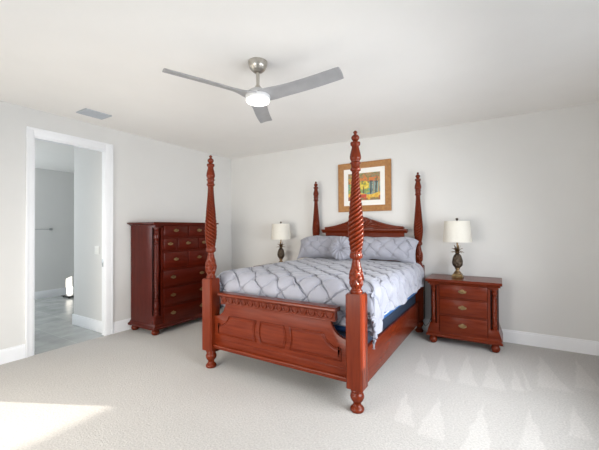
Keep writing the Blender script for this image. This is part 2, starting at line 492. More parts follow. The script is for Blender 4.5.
def leafy(th, z, r):
    if .924 < z < 1.096:
        e = min(1, (z - .924) / .02, (1.096 - z) / .02)
        u = 5 * th + z * 75; v = 5 * th - z * 75
        return r * (1.03 - .20 * e * max(abs(math.cos(u / 2)) ** 6, abs(math.cos(v / 2)) ** 6))
    if 1.159 < z < 1.199:
        return r * (1 - .12 * abs(math.sin(8 * th)) ** 3)
    return r


def make_post(px, py):
    hand = 1 if px < BXc else -1
    bm = B()
    hw, ch = .0665, .012
    sq = [(px - hw + ch, py - hw), (px + hw - ch, py - hw), (px + hw, py - hw + ch), (px + hw, py + hw - ch), (px + hw - ch, py + hw), (px - hw + ch, py + hw), (px - hw, py + hw - ch), (px - hw, py - hw + ch)]
    prism(bm, sq, 'z', .180, .885, 0)
    sq2 = [((x - px) * .9 + px, (y - py) * .9 + py) for x, y in sq]
    prism(bm, sq2, 'z', .885, .894, 0)
    p = obj('bed_post', bm, 'woodv', bed, 30)
    bm = B(); lathe(bm, catmull(FOOT, .004), px, py, 32); obj('turned_foot', bm, 'woodv', p, 50)
    bm = B(); lathe(bm, catmull(POST, .0035), px, py, 60, leafy); obj('carved_vase', bm, 'woodv', p, 60)
    bm = B(); lathe(bm, catmull(TW, .0028), px, py, 80, make_twist(hand)); obj('rope_twist', bm, 'woodv', p, 70)
    bm = B(); lathe(bm, catmull(TOP, .004), px, py, 32); obj('turned_collar', bm, 'woodv', p, 50)
    bm = B(); lathe(bm, catmull(FIN, .003), px, py, 28); obj('finial', bm, 'woodv', p, 60)


for a_, b_ in ((PX0, Y0), (PX1, Y0), (PX0, Y1), (PX1, Y1)): make_post(a_, b_)

# side rails
for sx in (PX0, PX1):
    bm = B(); box(bm, sx - .016, sx + .016, Y0 + .06, Y1 - .06, .135, .42, .005)
    obj('side_rail', bm, 'woody', bed)
# footboard
IN = .06


def arc(cx, cz, r, a0, a1, n=14):
    return [(cx + r * math.cos(a0 + (a1 - a0) * i / n), cz + r * math.sin(a0 + (a1 - a0) * i / n)) for i in range(n + 1)]


xl, xr = PX0 + IN, PX1 - IN
cr = .15
poly = [(xl, .215), (xr, .215), (xr, .527)] + arc(xr - .005, .527 + cr, cr, -PI / 2, -PI, 14) + arc(xl + .005, .527 + cr, cr, 0, -PI / 2, 14) + [(xl, .527)]
bm = B(); prism(bm, poly, 'y', Y0 - .018, Y0 + .018, .004)
fb = obj('footboard', bm, 'woodx', bed)


def offset_loop(pts, d):
    n = len(pts); o = []
    for i in range(n):
        a, b, c = Vector(pts[i - 1]), Vector(pts[i]), Vector(pts[(i + 1) % n])
        e0 = (b - a).normalized(); e1 = (c - b).normalized()
        n0 = Vector((-e0.y, e0.x)); n1 = Vector((-e1.y, e1.x)); m_ = (n0 + n1)
        m_ = m_ / max(m_.length_squared / 2, .5)
        o.append((b.x + m_.x * d, b.y + m_.y * d))
    return o


def bev_panel(pts):
    """raised field inside a bead and a quirk, outline counter-clockwise in x, z"""
    q = []
    for p in pts:
        if not q or math.hypot(p[0] - q[-1][0], p[1] - q[-1][1]) > 1e-4: q.append(p)
    if sum(a[0] * b[1] - b[0] * a[1] for a, b in zip(q, q[1:] + q[:1])) < 0: q = q[::-1]
    rows = []
    for d, h in ((0, 0), (0, .007), (.003, .010), (.006, .010), (.008, .007), (.0085, .0015), (.014, .0015), (.0145, .003), (.026, .0085)):
        rows.append([(x, Y0 - .0175 - h, z) for x, z in offset_loop(q, d)])
    bm = B(); r_ = grid(bm, rows, True); bm.faces.new(r_[-1])
    obj('raised_panel', bm, 'woodx', fb, 25)


zt, zb = .553, .352


def bulge(x, d, up):
    n = 10; zs = [zb + (zt - zb) * i / n for i in range(n + 1)]
    q = [(x + d * math.sin(PI * i / n), z) for i, z in enumerate(zs)]
    return q if up else q[::-1]


half = .135
bev_panel(bulge(BXc + half - .008, .022, True) + bulge(BXc - half + .008, -.022, False))
pr = [(BXc + .665, zb), (BXc + .665, .45)] + arc(BXc + .665 - .012, .45 + .145, .145, -PI / 2 + .1, -PI + .35, 12) + [(BXc + .49, zt)] + bulge(BXc + .178, .020, False)
bev_panel(pr)
bev_panel([(2 * BXc - x, z) for x, z in pr][::-1])
# bottom bead and lower line
bm = B(); tube(bm, [(xl, Y0 - .022, .232), (xr, Y0 - .022, .232)], .014, 14); box(bm, xl, xr, Y0 - .03, Y0 + .02, .205, .226, .004)
obj('bead_moulding', bm, 'woodx', fb, 50)
bm = B(); box(bm, xl, xr, Y0 - .0225, Y0 - .010, .300, .306, .002); obj('lip_moulding', bm, 'woodx', fb)
# cap rail
capx0, capx1 = BXc - .622, BXc + .632
prof = [(Y0 + .040, .735), (Y0 + .040, .760), (Y0 + .035, .768), (Y0 - .05, .768), (Y0 - .062, .760), (Y0 - .064, .748), (Y0 - .050, .740), (Y0 - .046, .734), (Y0 + .03, .734)]
bm = B(); prism(bm, prof, 'x', capx0, capx1, .0); obj('cap_rail', bm, 'woodx', fb, 20)
bm = B(); box(bm, BXc - .615, BXc + .615, Y0 - .026, Y0 + .024, .655, .736)
obj('frieze', bm, 'woodx', fb)
bm = B(); ns = 15; ww = 1.215 / ns
for i in range(ns):
    cx_ = BXc - .6075 + ww * (i + .5)
    half_disc = lambda rx, rz: [(cx_ + rx * math.cos(t), .728 + rz * math.sin(t)) for t in [-PI * q / 12 for q in range(13)]]
    prism(bm, half_disc(ww / 2 - .002, .056)[::-1], 'y', Y0 - .032, Y0 - .024)
    tube(bm, [(x_, Y0 - .036, z_) for x_, z_ in half_disc(ww / 2 - .006, .052)], .0065, 8)
    tube(bm, [(x_, Y0 - .032, z_) for x_, z_ in half_disc(ww / 2 - .024, .030)], .0045, 8)
obj('scallop_trim', bm, 'woodx', fb, 60)
bm = B(); box(bm, BXc - .615, BXc + .615, Y0 - .030, Y0 - .02, .655, .664, .002); obj('fillet', bm, 'woodx', fb)
# headboard
HY = Y1
bm = B(); box(bm, PX0 + .05, PX1 - .05, HY - .018, HY + .018, .30, 1.02, .004); box(bm, BXc - .60, BXc + .60, HY - .022, HY + .022, 1.0, 1.345, .004)
hb = obj('headboard', bm, 'woodx', bed)
prof = [(HY + .03, 1.33), (HY + .03, 1.375), (HY - .07, 1.375), (HY - .074, 1.368), (HY - .074, 1.360), (HY - .066, 1.352), (HY - .055, 1.345), (HY - .046, 1.335), (HY - .036, 1.322), (HY - .022, 1.318), (HY - .01, 1.33)]
bm = B(); prism(bm, prof, 'x', BXc - .645, BXc + .645); obj('cornice', bm, 'woodx', hb, 20)


def swoop(s, k):
    """point on the swan neck, s 0 at the outer end .. 1 beside the crest"""
    x = .60 - .44 * s
    z = 1.378 + (.026 + .104 * s ** 1.7) * k
    return x, z


for sg in (-1, 1):
    top = [swoop(i / 20, 1) for i in range(21)]
    poly = [(BXc + sg * x, z) for x, z in top] + [(BXc + sg * .12, 1.52), (BXc + sg * .12, 1.374), (BXc + sg * .60, 1.374)]
    bm = B(); prism(bm, poly, 'y', HY - .022, HY + .016); sw = obj('swan_neck', bm, 'woodx', hb)
    bm = B()
    for k in (1.0, .72, .45, .2):
        tube(bm, [(BXc + sg * swoop(i / 20, k)[0], HY - .026 - .014 * k, swoop(i / 20, k)[1] - .004) for i in range(21)], .0125, 10)
    tube(bm, [(BXc + sg * .60, HY - .03, 1.383), (BXc + sg * .18, HY - .03, 1.383)], .009, 8)
    obj('reeded_moulding', bm, 'woodx', sw, 60)
bm = B()
pts = [(BXc + .215 * math.cos(t), 1.385 + .172 * math.sin(t) ** 1.25) for t in [PI * i / 24 for i in range(25)]]
pts += [(BXc - .16, 1.374), (BXc + .16, 1.374)]
prism(bm, pts, 'y', HY - .034, HY + .018)
cr_ = obj('crest', bm, 'woodx', hb)
bm = B()
for i in range(9):
    a = PI * (i + .5) / 9
    tube(bm, [(BXc + math.cos(a) * (.03 + .155 * t), HY - .032 - .016 * math.sin(PI * min(1, t + .2)), 1.395 + math.sin(a) * (.02 + .130 * t)) for t in [j / 8 for j in range(9)]], lambda t: .006 + .017 * t * (1.4 - .75 * t), 8)
ball(bm, (BXc, HY - .045, 1.398), .03, 1, .7, 1)
obj('carved_shell', bm, 'woodx', cr_, 60)

# box spring and mattress
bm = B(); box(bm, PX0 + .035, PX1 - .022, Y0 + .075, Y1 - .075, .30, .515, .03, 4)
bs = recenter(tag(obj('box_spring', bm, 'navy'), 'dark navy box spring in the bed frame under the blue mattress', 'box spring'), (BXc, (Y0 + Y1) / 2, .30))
mt = thing('mattress', 'blue-sided mattress showing under the hem of the grey comforter', 'mattress', (BXc, (Y0 + Y1) / 2, .517))
bm = B(); box(bm, PX0 + .03, PX1 + .004, Y0 + .16, Y1 - .075, .517, .845, .04, 4); obj('ticking', bm, 'blue', mt)
bm = B(); box(bm, PX0 + .026, PX1 + .009, Y0 + .155, Y1 - .07, .572, .582, .004); obj('piping', bm, 'white', mt)


# comforter -----------------------------------------------------------------
def vnoise(x, y, seed=0):
    """smooth value noise on arrays"""
    xi = np.floor(x).astype(int); yi = np.floor(y).astype(int); fx = x - xi; fy = y - yi
    fx = fx * fx * (3 - 2 * fx); fy = fy * fy * (3 - 2 * fy)

    def h(a, b):
        v = np.sin(a * 127.1 + b * 311.7 + seed * 74.7) * 43758.5453
        return v - np.floor(v)
    return (h(xi, yi) * (1 - fx) + h(xi + 1, yi) * fx) * (1 - fy) + (h(xi, yi + 1) * (1 - fx) + h(xi + 1, yi + 1) * fx) * fy


def pleats(a, b, s, amp, seed=1):
    """pinched-pleat relief: diamonds of soft cloth between crisp folds that gather at the knots"""
    wa = (vnoise(a / .11, b / .11, seed) - .5) * .055 + (vnoise(a / .045, b / .045, seed + 3) - .5) * .022
    wb = (vnoise(a / .11, b / .11, seed + 5) - .5) * .055 + (vnoise(a / .045, b / .045, seed + 8) - .5) * .022
    u = (a + wa + b + wb) / s; v = (a + wa - b - wb) / s
    fu = u - np.round(u); fv = v - np.round(v)
    du = np.abs(fu) * s * .7; dv = np.abs(fv) * s * .7
    puff = (np.cos(PI * fu) ** 2 < 2) * (np.abs(np.sin(PI * u)) * np.abs(np.sin(PI * v))) ** .45
    mu = .35 + .9 * vnoise(np.round(u) * 1.7 + v * 1.1, np.round(u) * .37, seed + 11)
    mv = .35 + .9 * vnoise(np.round(v) * 1.7 + u * 1.1, np.round(v) * .37, seed + 13)
    ridge = mu * np.exp(-(du / .0055) ** 2) + mv * np.exp(-(dv / .0055) ** 2)
    groove = mu * np.exp(-((fu * s * .7 - .0105) / .0055) ** 2) + mv * np.exp(-((fv * s * .7 - .0105) / .0055) ** 2)
    kn = np.exp(-((du ** 2 + dv ** 2) / .03 ** 2))
    ang = np.arctan2(fv, fu + 1e-9)
    star = kn * np.cos(ang * 8) * .35
    return amp * (.55 * puff + (.45 * ridge - 1.05 * groove) * (.45 + .9 * vnoise(a / .3, b / .3, seed + 31)) - .6 * kn + star)


def mesh_from_grid(name, P, material, parent=None, angle=180, thick=0.0):
    P = np.asarray(P, float); r, c, _ = P.shape
    bm = B(); off = np.array(origin(parent))
    me = bpy.data.meshes.new(name)
    vs = (P.reshape(-1, 3) - off)
    idx = np.arange(r * c).reshape(r, c)
    fs = np.stack([idx[:-1, :-1], idx[:-1, 1:], idx[1:, 1:], idx[1:, :-1]], -1).reshape(-1, 4)
    bm.free()
    me.from_pydata(vs.tolist(), [], fs.tolist()); me.update()
    for p in me.polygons: p.use_smooth = True
    me.materials.append(M[material])
    o = bpy.data.objects.new(name, me); COL.objects.link(o)
    if parent is not None: o.parent = parent
    if thick:
        md = o.modifiers.new('thickness', 'SOLIDIFY'); md.thickness = thick; md.offset = -1
    return o


def normals(P):
    du = np.gradient(P, axis=0); dv = np.gradient(P, axis=1)
    n = np.cross(dv, du); n /= np.linalg.norm(n, axis=2, keepdims=True) + 1e-12
    return n


def profile(a, flat, r, slope):
    """arc length a>=0 from the middle: outward distance and drop"""
    q = r * PI / 2
    t = np.clip((a - flat) / r, 0, PI / 2); e = np.maximum(a - flat - q, 0)
    x = np.minimum(a, flat) + r * np.sin(t) + e * slope
    d = r * (1 - np.cos(t)) + e
    return x, d


na, nb = 440, 420
flat, rr_ = .775, .105
Ltot = flat + rr_ * PI / 2 + .165
A = np.linspace(-Ltot, Ltot, na)
yf = -2.054; rf = .175
Lfoot = rf * PI / 2 + .17
Lhead = 1.80
Bq = np.linspace(-Lhead, Lfoot, nb)                 # + runs to the foot, 0 where the foot curve starts
AA, BB = np.meshgrid(A, Bq, indexing='ij')
xa, da = profile(np.abs(AA), flat, rr_, .03)
yb, db = profile(np.maximum(BB, 0), 0, rf, .0)
yy = np.where(BB < 0, yf - BB, yf - yb)
wave = (vnoise(BB / .16, AA * 0, 3) - .5)
X = BXc + np.sign(AA) * (xa + .035 * np.clip(da / .3, 0, 1) * wave)
Z = .922 - np.maximum(da, db) - .0 * np.minimum(da, db) + .022 * np.cos(np.clip(AA / Ltot, -1, 1) * PI / 2)
Z += .018 * (vnoise(AA / .35, BB / .35, 21) - .5)
# the lower hem wanders a little
Z += np.clip((da - .12) / .2, 0, 1) * (.05 * (vnoise(BB / .22, AA * 0 + 2, 9) - .5))
cn = np.clip((np.abs(AA) - flat - .10) / .2, 0, 1) * np.clip((BB + .11) / .08, 0, 1)
Z -= .125 * cn
P = np.stack([X, yy, Z], -1)
nrm = normals(P)
edge = np.clip((Lhead + BB) / .2, 0, 1)
hgt = pleats(AA, BB, .245, .027)
P2 = P + nrm * (hgt * (.4 + .6 * edge))[..., None]
cf = mesh_from_grid('comforter', P2, 'bed', None, thick=.012)
tag(cf, 'lavender-grey pinch-pleated comforter draped over the bed mattress', 'comforter')


def pillow(name, c, wx_, hz_, th, lean, seed, label, rot=0.0, group=None):
    n1, n2 = 90, 70
    u = np.linspace(-1, 1, n1); v = np.linspace(-1, 1, n2)
    UU_, VV_ = np.meshgrid(u, v, indexing='ij')
    prof = np.clip((1 - np.abs(UU_) ** 2.6) * (1 - np.abs(VV_) ** 2.2), 0, 1) ** .6
    hg = pleats(UU_ * wx_ / 2, VV_ * hz_ / 2, .20, .019, seed)
    yf_ = prof * th / 2 + hg * np.clip(prof * 1.6, 0, 1) + .004
    # corners drawn out a little, sides slightly hollow
    sx_ = 1 - .07 * (1 - VV_ ** 2) * (np.abs(UU_) ** 3); zz_w = .03 * (vnoise(UU_ * 3 + seed, UU_ * 0, seed) - .5); sz_ = 1 - .08 * (1 - UU_ ** 2) * (np.abs(VV_) ** 3)
    xx = UU_ * wx_ / 2 * sx_; zz = VV_ * hz_ / 2 * sz_ + zz_w * VV_ - .045 * (UU_ ** 4) * np.clip(VV_, 0, 1) - .035 * (UU_ ** 6)
    bm = B()
    front = np.stack([xx, -yf_, zz], -1); back = np.stack([xx, prof * th / 2 * .8 + .004, zz], -1)
    M4 = Matrix.Translation(c) @ Matrix.Rotation(rot, 4, 'Z') @ Matrix.Rotation(lean, 4, 'X')
    ra = grid(bm, front); rb = grid(bm, back, flip=True)
    loopa = [ra[i][0] for i in range(n1)] + [ra[-1][j] for j in range(1, n2)] + [ra[i][-1] for i in range(n1 - 2, -1, -1)] + [ra[0][j] for j in range(n2 - 2, 0, -1)]
    loopb = [rb[i][0] for i in range(n1)] + [rb[-1][j] for j in range(1, n2)] + [rb[i][-1] for i in range(n1 - 2, -1, -1)] + [rb[0][j] for j in range(n2 - 2, 0, -1)]
    for i in range(len(loopa)):
        k = (i + 1) % len(loopa); bm.faces.new((loopa[i], loopb[i], loopb[k], loopa[k]))
    bm.transform(M4)
    o = obj(name, bm, 'bed', None, 180)
    recenter(o, (c[0], c[1], c[2] - hz_ / 2))
    tag(o, label, 'pillow', group)
    return o


pillow('pillow_sham', (2.170, -.30, 1.110), .90, .36, .24, math.radians(-22), 4, 'lavender-grey pleated pillow sham beside the left bed post, behind round cushion', 0.0, 'pillow shams')
pillow('pillow_sham', (3.082, -.31, 1.110), .88, .36, .24, math.radians(-22), 9, 'lavender-grey pleated pillow sham beside the right rear post, nearest the right nightstand', 0.0, 'pillow shams')

# round cushion
rc = thing('round_cushion', 'round grey cushion with gathered radial pleats and a center button', 'cushion', (2.545, -.52, .945))
n1, n2 = 120, 40
bm = B(); rows = []
for j in range(n2 + 1):
    t = j / n2 * PI
    r0 = abs(math.sin(t)) ** .62 * .172; y0 = -math.cos(t) * .060
    row = []
    for k in range(n1):
        a = 2 * PI * k / n1
        ww_ = math.sin(15 * a + 1.1 * math.sin(4 * a)) * .5 + .25 * math.sin(26 * a + 1)
        front = 1 if t < PI * .62 else .4
        g = .017 * ww_ * min(1, r0 / .05) * front
        dimple = .045 * math.exp(-(r0 / .045) ** 2) if t < PI / 2 else 0
        rad = r0 + g * .5 * math.sin(t)
        row.append((rad * math.cos(a), y0 + dimple - g * abs(math.cos(t)), rad * math.sin(a)))
    rows.append(row)
grid(bm, rows, True)
bmesh.ops.remove_doubles(bm, verts=bm.verts[:], dist=1e-5)
bm.transform(Matrix.Translation((2.545, -.52, 1.112)) @ Matrix.Rotation(math.radians(-20), 4, 'X'))
obj('pleated_cover', bm, 'bed', rc, 180)
bm = B(); ball(bm, (0, 0, 0), .016, 1, .5, 1); bm.transform(Matrix.Translation((2.545, -.52, 1.112)) @ Matrix.Rotation(math.radians(-20), 4, 'X') @ Matrix.Translation((0, -.022, 0)))
obj('button', bm, 'bed', rc, 180)


# ------------------------------------------------------------------ case furniture
def pull(parent, c, axis, wd=.085):
    """bail pull with back plate; axis '-y' or '+x' is the way it faces"""
    bm = B()
    tb = bmesh.new()
    pl = [(-.5, 0), (-.42, .18), (-.25, .20), (-.12, .34), (0, .40), (.12, .34), (.25, .20), (.42, .18), (.5, 0), (.42, -.18), (.25, -.20), (.12, -.30), (0, -.34), (-.12, -.30), (-.25, -.20), (-.42, -.18)]
    prism(tb, [(x * wd, z * wd * .8) for x, z in pl], 'y', -.004, 0)
    merge(bm, tb)
    tube(bm, [(wd * .36 * math.cos(t), -.010 - .014 * math.sin(t), .004 - wd * .20 * math.sin(t)) for t in [PI * i / 12 for i in range(13)]], .0042, 8)
    for s in (-1, 1): ball(bm, (s * wd * .36, -.008, .004), .008)
    mtx = Matrix.Translation(c) @ (Matrix.Rotation(PI / 2, 4, 'Z') if axis == '+x' else Matrix.Identity(4))
    bm.transform(mtx)
    obj('bail_pull', bm, 'brass', parent, 40)


def spindle_prof(z0, z1, r):
    h = z1 - z0
    k = [(0, 1), (.03, 1), (.035, .8), (.05, .95), (.065, .75), (.08, 1), (.13, 1.0), (.16, .7), (.175, .95), (.19, .72), (.21, .8), (.50, .95), (.79, .8), (.81, .72), (.825, .95), (.84, .7), (.87, 1), (.92, 1), (.935, .75), (.95, .95), (.965, .8), (.97, 1), (1, 1)]
    return catmull([(z0 + h * a, r * b) for a, b in k], h / 110)


def make_nightstand(cx, label, name='nightstand'):
    t = thing(name, label, 'nightstand', (cx, -.27, 0), 'nightstands beside the bed')
    x0, x1, yf_, yb_ = cx - .36, cx + .36, -.47, -.045
    bm = B()
    box(bm, x0 + .095, x1 - .095, yf_ + .012, yb_, .12, .72)                       # drawer case
    box(bm, x0, x0 + .095, yf_ + .075, yb_, .20, .72); box(bm, x1 - .095, x1, yf_ + .075, yb_, .20, .72)
    for s0, s1 in ((x0 + .080, x0 + .104), (x1 - .104, x1 - .080)): box(bm, s0, s1, yf_, yf_ + .08, .235, .705)
    box(bm, x0, x0 + .105, yf_, yf_ + .08, .695, .72); box(bm, x1 - .105, x1, yf_, yf_ + .08, .695, .72)
    for z0_, z1_ in ((.12, .136), (.3455, .3575), (.5475, .5595), (.717, .732)): box(bm, x0 + .10, x1 - .10, yf_, yf_ + .03, z0_, z1_)
    obj('carcass', bm, 'woodx', t)
    bm = B()
    bm.free()
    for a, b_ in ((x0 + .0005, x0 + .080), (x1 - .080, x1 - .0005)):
        bm = B(); box(bm, a, b_, yf_ + .068, yf_ + .0745, .235, .695); obj('niche_back', bm, 'niche', t)  # darker backing, recess shade put into its colour
    bm = B()
    prism(bm, [(yf_ - .035, .742), (yf_ - .045, .752), (yf_ - .045, .766), (yf_ - .036, .775), (-.025, .775), (-.025, .742)], 'x', x0 - .042, x1 + .036, 0)
    prism(bm, [(yf_ - .010, .718), (yf_ - .016, .730), (yf_ - .030, .742), (-.03, .742), (-.03, .718)], 'x', x0 - .02, x1 + .02, 0)
    obj('top', bm, 'woodx', t, 25)
    # flared plinth
    bm = B()
    box(bm, x0, x0 + .105, yf_, yb_, .13, .238, .003); box(bm, x1 - .105, x1, yf_, yb_, .13, .238, .003)
    v = []
    for (zz, e) in ((.092, .038), (.112, .038), (.120, .030), (.128, .016), (.150, .004)):
        v.append([(x0 - e, yf_ - e, zz), (x1 + e, yf_ - e, zz), (x1 + e, yb_, zz), (x0 - e, yb_, zz)])
    rows = grid(bm, v, True); bm.faces.new(rows[0][::-1]); bm.faces.new(rows[-1])
    for s, a in ((-1, x0), (1, x1)):                                                # corner flares
        prism(bm, [(a, .235), (a + s * .034, .125), (a, .125)], 'y', yf_ + .005, yb_)
    obj('plinth', bm, 'woodx', t, 25)
    for fx in (x0 + .035, x1 - .035):
        for fy in (yf_ + .012, yb_ - .05):
            bm = B(); lathe(bm, catmull([(0, .022), (.006, .032), (.03, .046), (.055, .046), (.078, .034), (.086, .028), (.094, .028)], .004), fx, fy, 24); obj('bun_foot', bm, 'woodv', t, 60)
    for cx_ in (x0 + .040, x1 - .040):
        bm = B()
        tw = lambda th, z, r: r * (1.05 - (.30 * (1 - abs(math.cos((3 * th + z * 165) / 2))) if .335 < z < .60 else .05))
        lathe(bm, spindle_prof(.235, .696, .0285), cx_, yf_ + .034, 28, tw); obj('turned_column', bm, 'woodv', t, 60)
    for z0, z1 in ((.140, .342), (.361, .544), (.563, .714)):
        bm = B(); box(bm, x0 + .109, x1 - .109, yf_ - .013, yf_ + .02, z0, z1, .008, 2); d = obj('drawer', bm, 'woodx', t)
        pull(d, (cx, yf_ - .013, (z0 + z1) / 2 + .005), '-y', .088)
    return t


make_nightstand(4.045, 'three-drawer cherry nightstand to the right of the bed, drawer fronts in full view')
make_nightstand(1.359, 'cherry nightstand behind the left side of the bed, under the far lamp')


def make_lamp(cx, cy, label):
    t = thing('table_lamp', label, 'lamp', (cx, cy, .775), 'pineapple table lamps')
    bm = B()
    sq = lambda h, z: [(cx - h, cy - h, z), (cx + h, cy - h, z), (cx + h, cy + h, z), (cx - h, cy + h, z)]
    rows = grid(bm, [sq(.060, .7755), sq(.062, .782), sq(.062, .800), sq(.055, .806), sq(.052, .818), sq(.042, .826)], True); bm.faces.new(rows[0][::-1]); bm.faces.new(rows[-1])
    obj('base', bm, 'brass', t, 25)
    bm = B(); lathe(bm, catmull([(.824, .040), (.835, .042), (.846, .034), (.858, .024), (.872, .020), (.880, .026), (.888, .030), (.896, .026)], .004), cx, cy, 28, lambda th, z, r: r * (1 + .05 * math.cos(8 * th))); obj('pedestal', bm, 'bronze', t, 60)
    bm = B()

    def md(th, z, r):
        u = 7 * th + z * 105; v = 7 * th - z * 105
        return r * (1 - .10 * max(abs(math.cos(u / 2)) ** 5, abs(math.cos(v / 2)) ** 5))
    lathe(bm, catmull([(.892, .026), (.90, .036), (.925, .054), (.955, .0615), (.985, .060), (1.02, .052), (1.05, .040), (1.068, .026), (1.075, .020)], .0035), cx, cy, 70, md); obj('pineapple_body', bm, 'pine', t, 70)
    bm = B()
    for tier, (z0, n_, ln, up, dr) in enumerate(((1.072, 8, .062, .055, .028), (1.090, 7, .050, .075, .020), (1.105, 5, .030, .075, .004))):
        for k in range(n_):
            a = 2 * PI * (k + .5 * tier) / n_; ca, sa = math.cos(a), math.sin(a)
            sp = []
            for i in range(7):
                s = i / 6; rad = .012 + ln * s; z = z0 + up * s - dr * s ** 3 * 1.6
                wv = .013 * (1 - s ** 2.2) + .001
                sp.append([(cx + ca * rad - sa * o, cy + sa * rad + ca * o, z + q) for o, q in ((-wv, 0), (0, -.004), (wv, 0), (0, .003))])
            rows = grid(bm, sp, True); bm.faces.new(rows[0][::-1]); bm.faces.new(rows[-1])
    obj('leaf_crown', bm, 'bronze', t, 60)
    bm = B(); lathe(bm, [(.016, 1.07), (.014, 1.10), (.009, 1.105), (.009, 1.20), (.017, 1.205), (.017, 1.25), (.006, 1.255), (.004, 1.47)], cx, cy, 16); obj('stem', bm, 'bronze', t)
    bm = B(); ro = [(.163, 1.213), (.143, 1.470)]
    nn = 48
    P = [[(cx + r * math.cos(2 * PI * k / nn), cy + r * math.sin(2 * PI * k / nn), z) for k in range(nn)] for r, z in ((.160, 1.215), (.1605, 1.2125), (.1635, 1.2125), (.164, 1.216), (.1435, 1.468), (.143, 1.4705), (.140, 1.4705), (.1398, 1.468), (.160, 1.215))]
    grid(bm, P, True)
    sh = obj('lamp_shade', bm, 'shade', t, 60)
    bm = B()
    for k in range(3):
        a = 2 * PI * k / 3 + .4; tube(bm, [(cx, cy, 1.462), (cx + .142 * math.cos(a), cy + .142 * math.sin(a), 1.465)], .0025, 6)
    obj('shade_spider', bm, 'bronze', sh)
    bm = B(); lathe(bm, catmull([(1.466, .006), (1.472, .010), (1.478, .006), (1.482, .008), (1.492, .016), (1.502, .014), (1.509, .004)], .002), cx, cy, 16); obj('finial', bm, 'pine', t, 60)


make_lamp(3.974, -.25, 'pineapple table lamp with white shade on the right nightstand')
make_lamp(1.332, -.25, 'pineapple table lamp with white shade showing beyond the left side of the bed')

# dresser -------------------------------------------------------------------
DX, DA, DB = .56, -2.035, -.985
t = thing('dresser', 'tall dark red cherry dresser with bail pulls against the left wall', 'dresser', (.30, (DA + DB) / 2, 0))
bm = B(); box(bm, .02, DX - .065, DA, DB, .10, 1.45)
box(bm, DX - .07, DX - .012, DA + .108, DB - .108, .10, 1.45)
for s0, s1 in ((DA + .092, DA + .122), (DB - .122, DB - .092)): box(bm, DX - .07, DX, s0, s1, .24, 1.44)
for a, b_ in ((DA, DA + .118), (DB - .118, DB)): box(bm, DX - .07, DX, a, b_, 1.415, 1.45)
ROWS = [(.128, .337), (.363, .590), (.616, .828), (.856, 1.075), (1.102, 1.262), (1.290, 1.437)]
for z0_, z1_ in [(.105, .124)] + [(a_[1] + .004, b_[0] - .004) for a_, b_ in zip(ROWS[:-1], ROWS[1:])] + [(1.441, 1.455)]: box(bm, DX - .04, DX, DA + .11, DB - .11, z0_, z1_)
obj('carcass', bm, 'drv', t)
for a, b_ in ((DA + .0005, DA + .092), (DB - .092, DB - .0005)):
    bm = B(); box(bm, DX - .071, DX - .0645, a, b_, .24, 1.415); obj('niche_back', bm, 'niche', t)  # same shade-toned backing behind the dresser columns
bm = B()
prism(bm, [(DA - .045, 1.463), (DA - .05, 1.470), (DA - .05, 1.478), (DA - .042, 1.486), (DB + .042, 1.486), (DB + .05, 1.478), (DB + .05, 1.470), (DB + .045, 1.463)], 'x', .005, DX + .045, .0)
prism(bm, [(DA - .005, 1.44), (DA - .012, 1.45), (DA - .035, 1.463), (DB + .035, 1.463), (DB + .012, 1.45), (DB + .005, 1.44)], 'x', .012, DX + .022, .0)
obj('top', bm, 'dry', t, 25)
bm = B()
box(bm, DX - .07, DX, DA, DA + .118, .11, .242, .003); box(bm, DX - .07, DX, DB - .118, DB, .11, .242, .003)
v = []
for zz, e in ((.075, .045), (.095, .045), (.104, .034), (.112, .018), (.135, .004)):
    v.append([(.018, DA - e, zz), (DX + e, DA - e, zz), (DX + e, DB + e, zz), (.018, DB + e, zz)])
rows = grid(bm, v, True); bm.faces.new(rows[0][::-1]); bm.faces.new(rows[-1])
obj('plinth', bm, 'dry', t, 25)
for fx in (DX - .02, .09):
    for fy in (DA + .02, DB - .02):
        bm = B(); lathe(bm, catmull([(0, .030), (.006, .040), (.03, .052), (.05, .048), (.066, .034), (.076, .032)], .004), fx, fy, 24); obj('bun_foot', bm, 'woodv', t, 60)
for cy_ in (DA + .047, DB - .047):
    bm = B()
    tw = lambda th, z, r: r * (1 - (.30 * (1 - abs(math.cos((3 * th + z * 150) / 2))) if (.46 < z < .83) else .16 * abs(math.sin(5 * th)) if .83 <= z < 1.22 else 0))
    lathe(bm, spindle_prof(.242, 1.416, .037), DX - .033, cy_, 30, tw); obj('turned_column', bm, 'drv', t, 60)
d0, d1 = DA + .128, DB - .128
mid = (d0 + d1) / 2
for i, (z0, z1) in enumerate(ROWS):
    if i in (3, 5): cuts = [(d0, mid - .014), (mid + .014, d1)]
    elif i == 4: cuts = [(d0, d0 + .195), (d0 + .228, d1 - .228), (d1 - .195, d1)]
    else: cuts = [(d0, d1)]
    for a, b_ in cuts:
        bm = B(); box(bm, DX - .03, DX + .013, a, b_, z0, z1, .009, 2); d = obj('drawer', bm, 'dry', t)
        if i < 3:
            for q in (.18, .82): pull(d, (DX + .013, a + (b_ - a) * q, (z0 + z1) / 2 + .01), '+x', .085)
        else: pull(d, (DX + .013, (a + b_) / 2, (z0 + z1) / 2 + .008), '+x', .08)
    for (a0, a1), (b0, b1) in zip(cuts[:-1], cuts[1:]):
        bm = B(); box(bm, DX - .03, DX + .002, a1 + .004, b0 - .004, z0 - .01, z1 + .01); obj('drawer_divider', bm, 'drv', t)

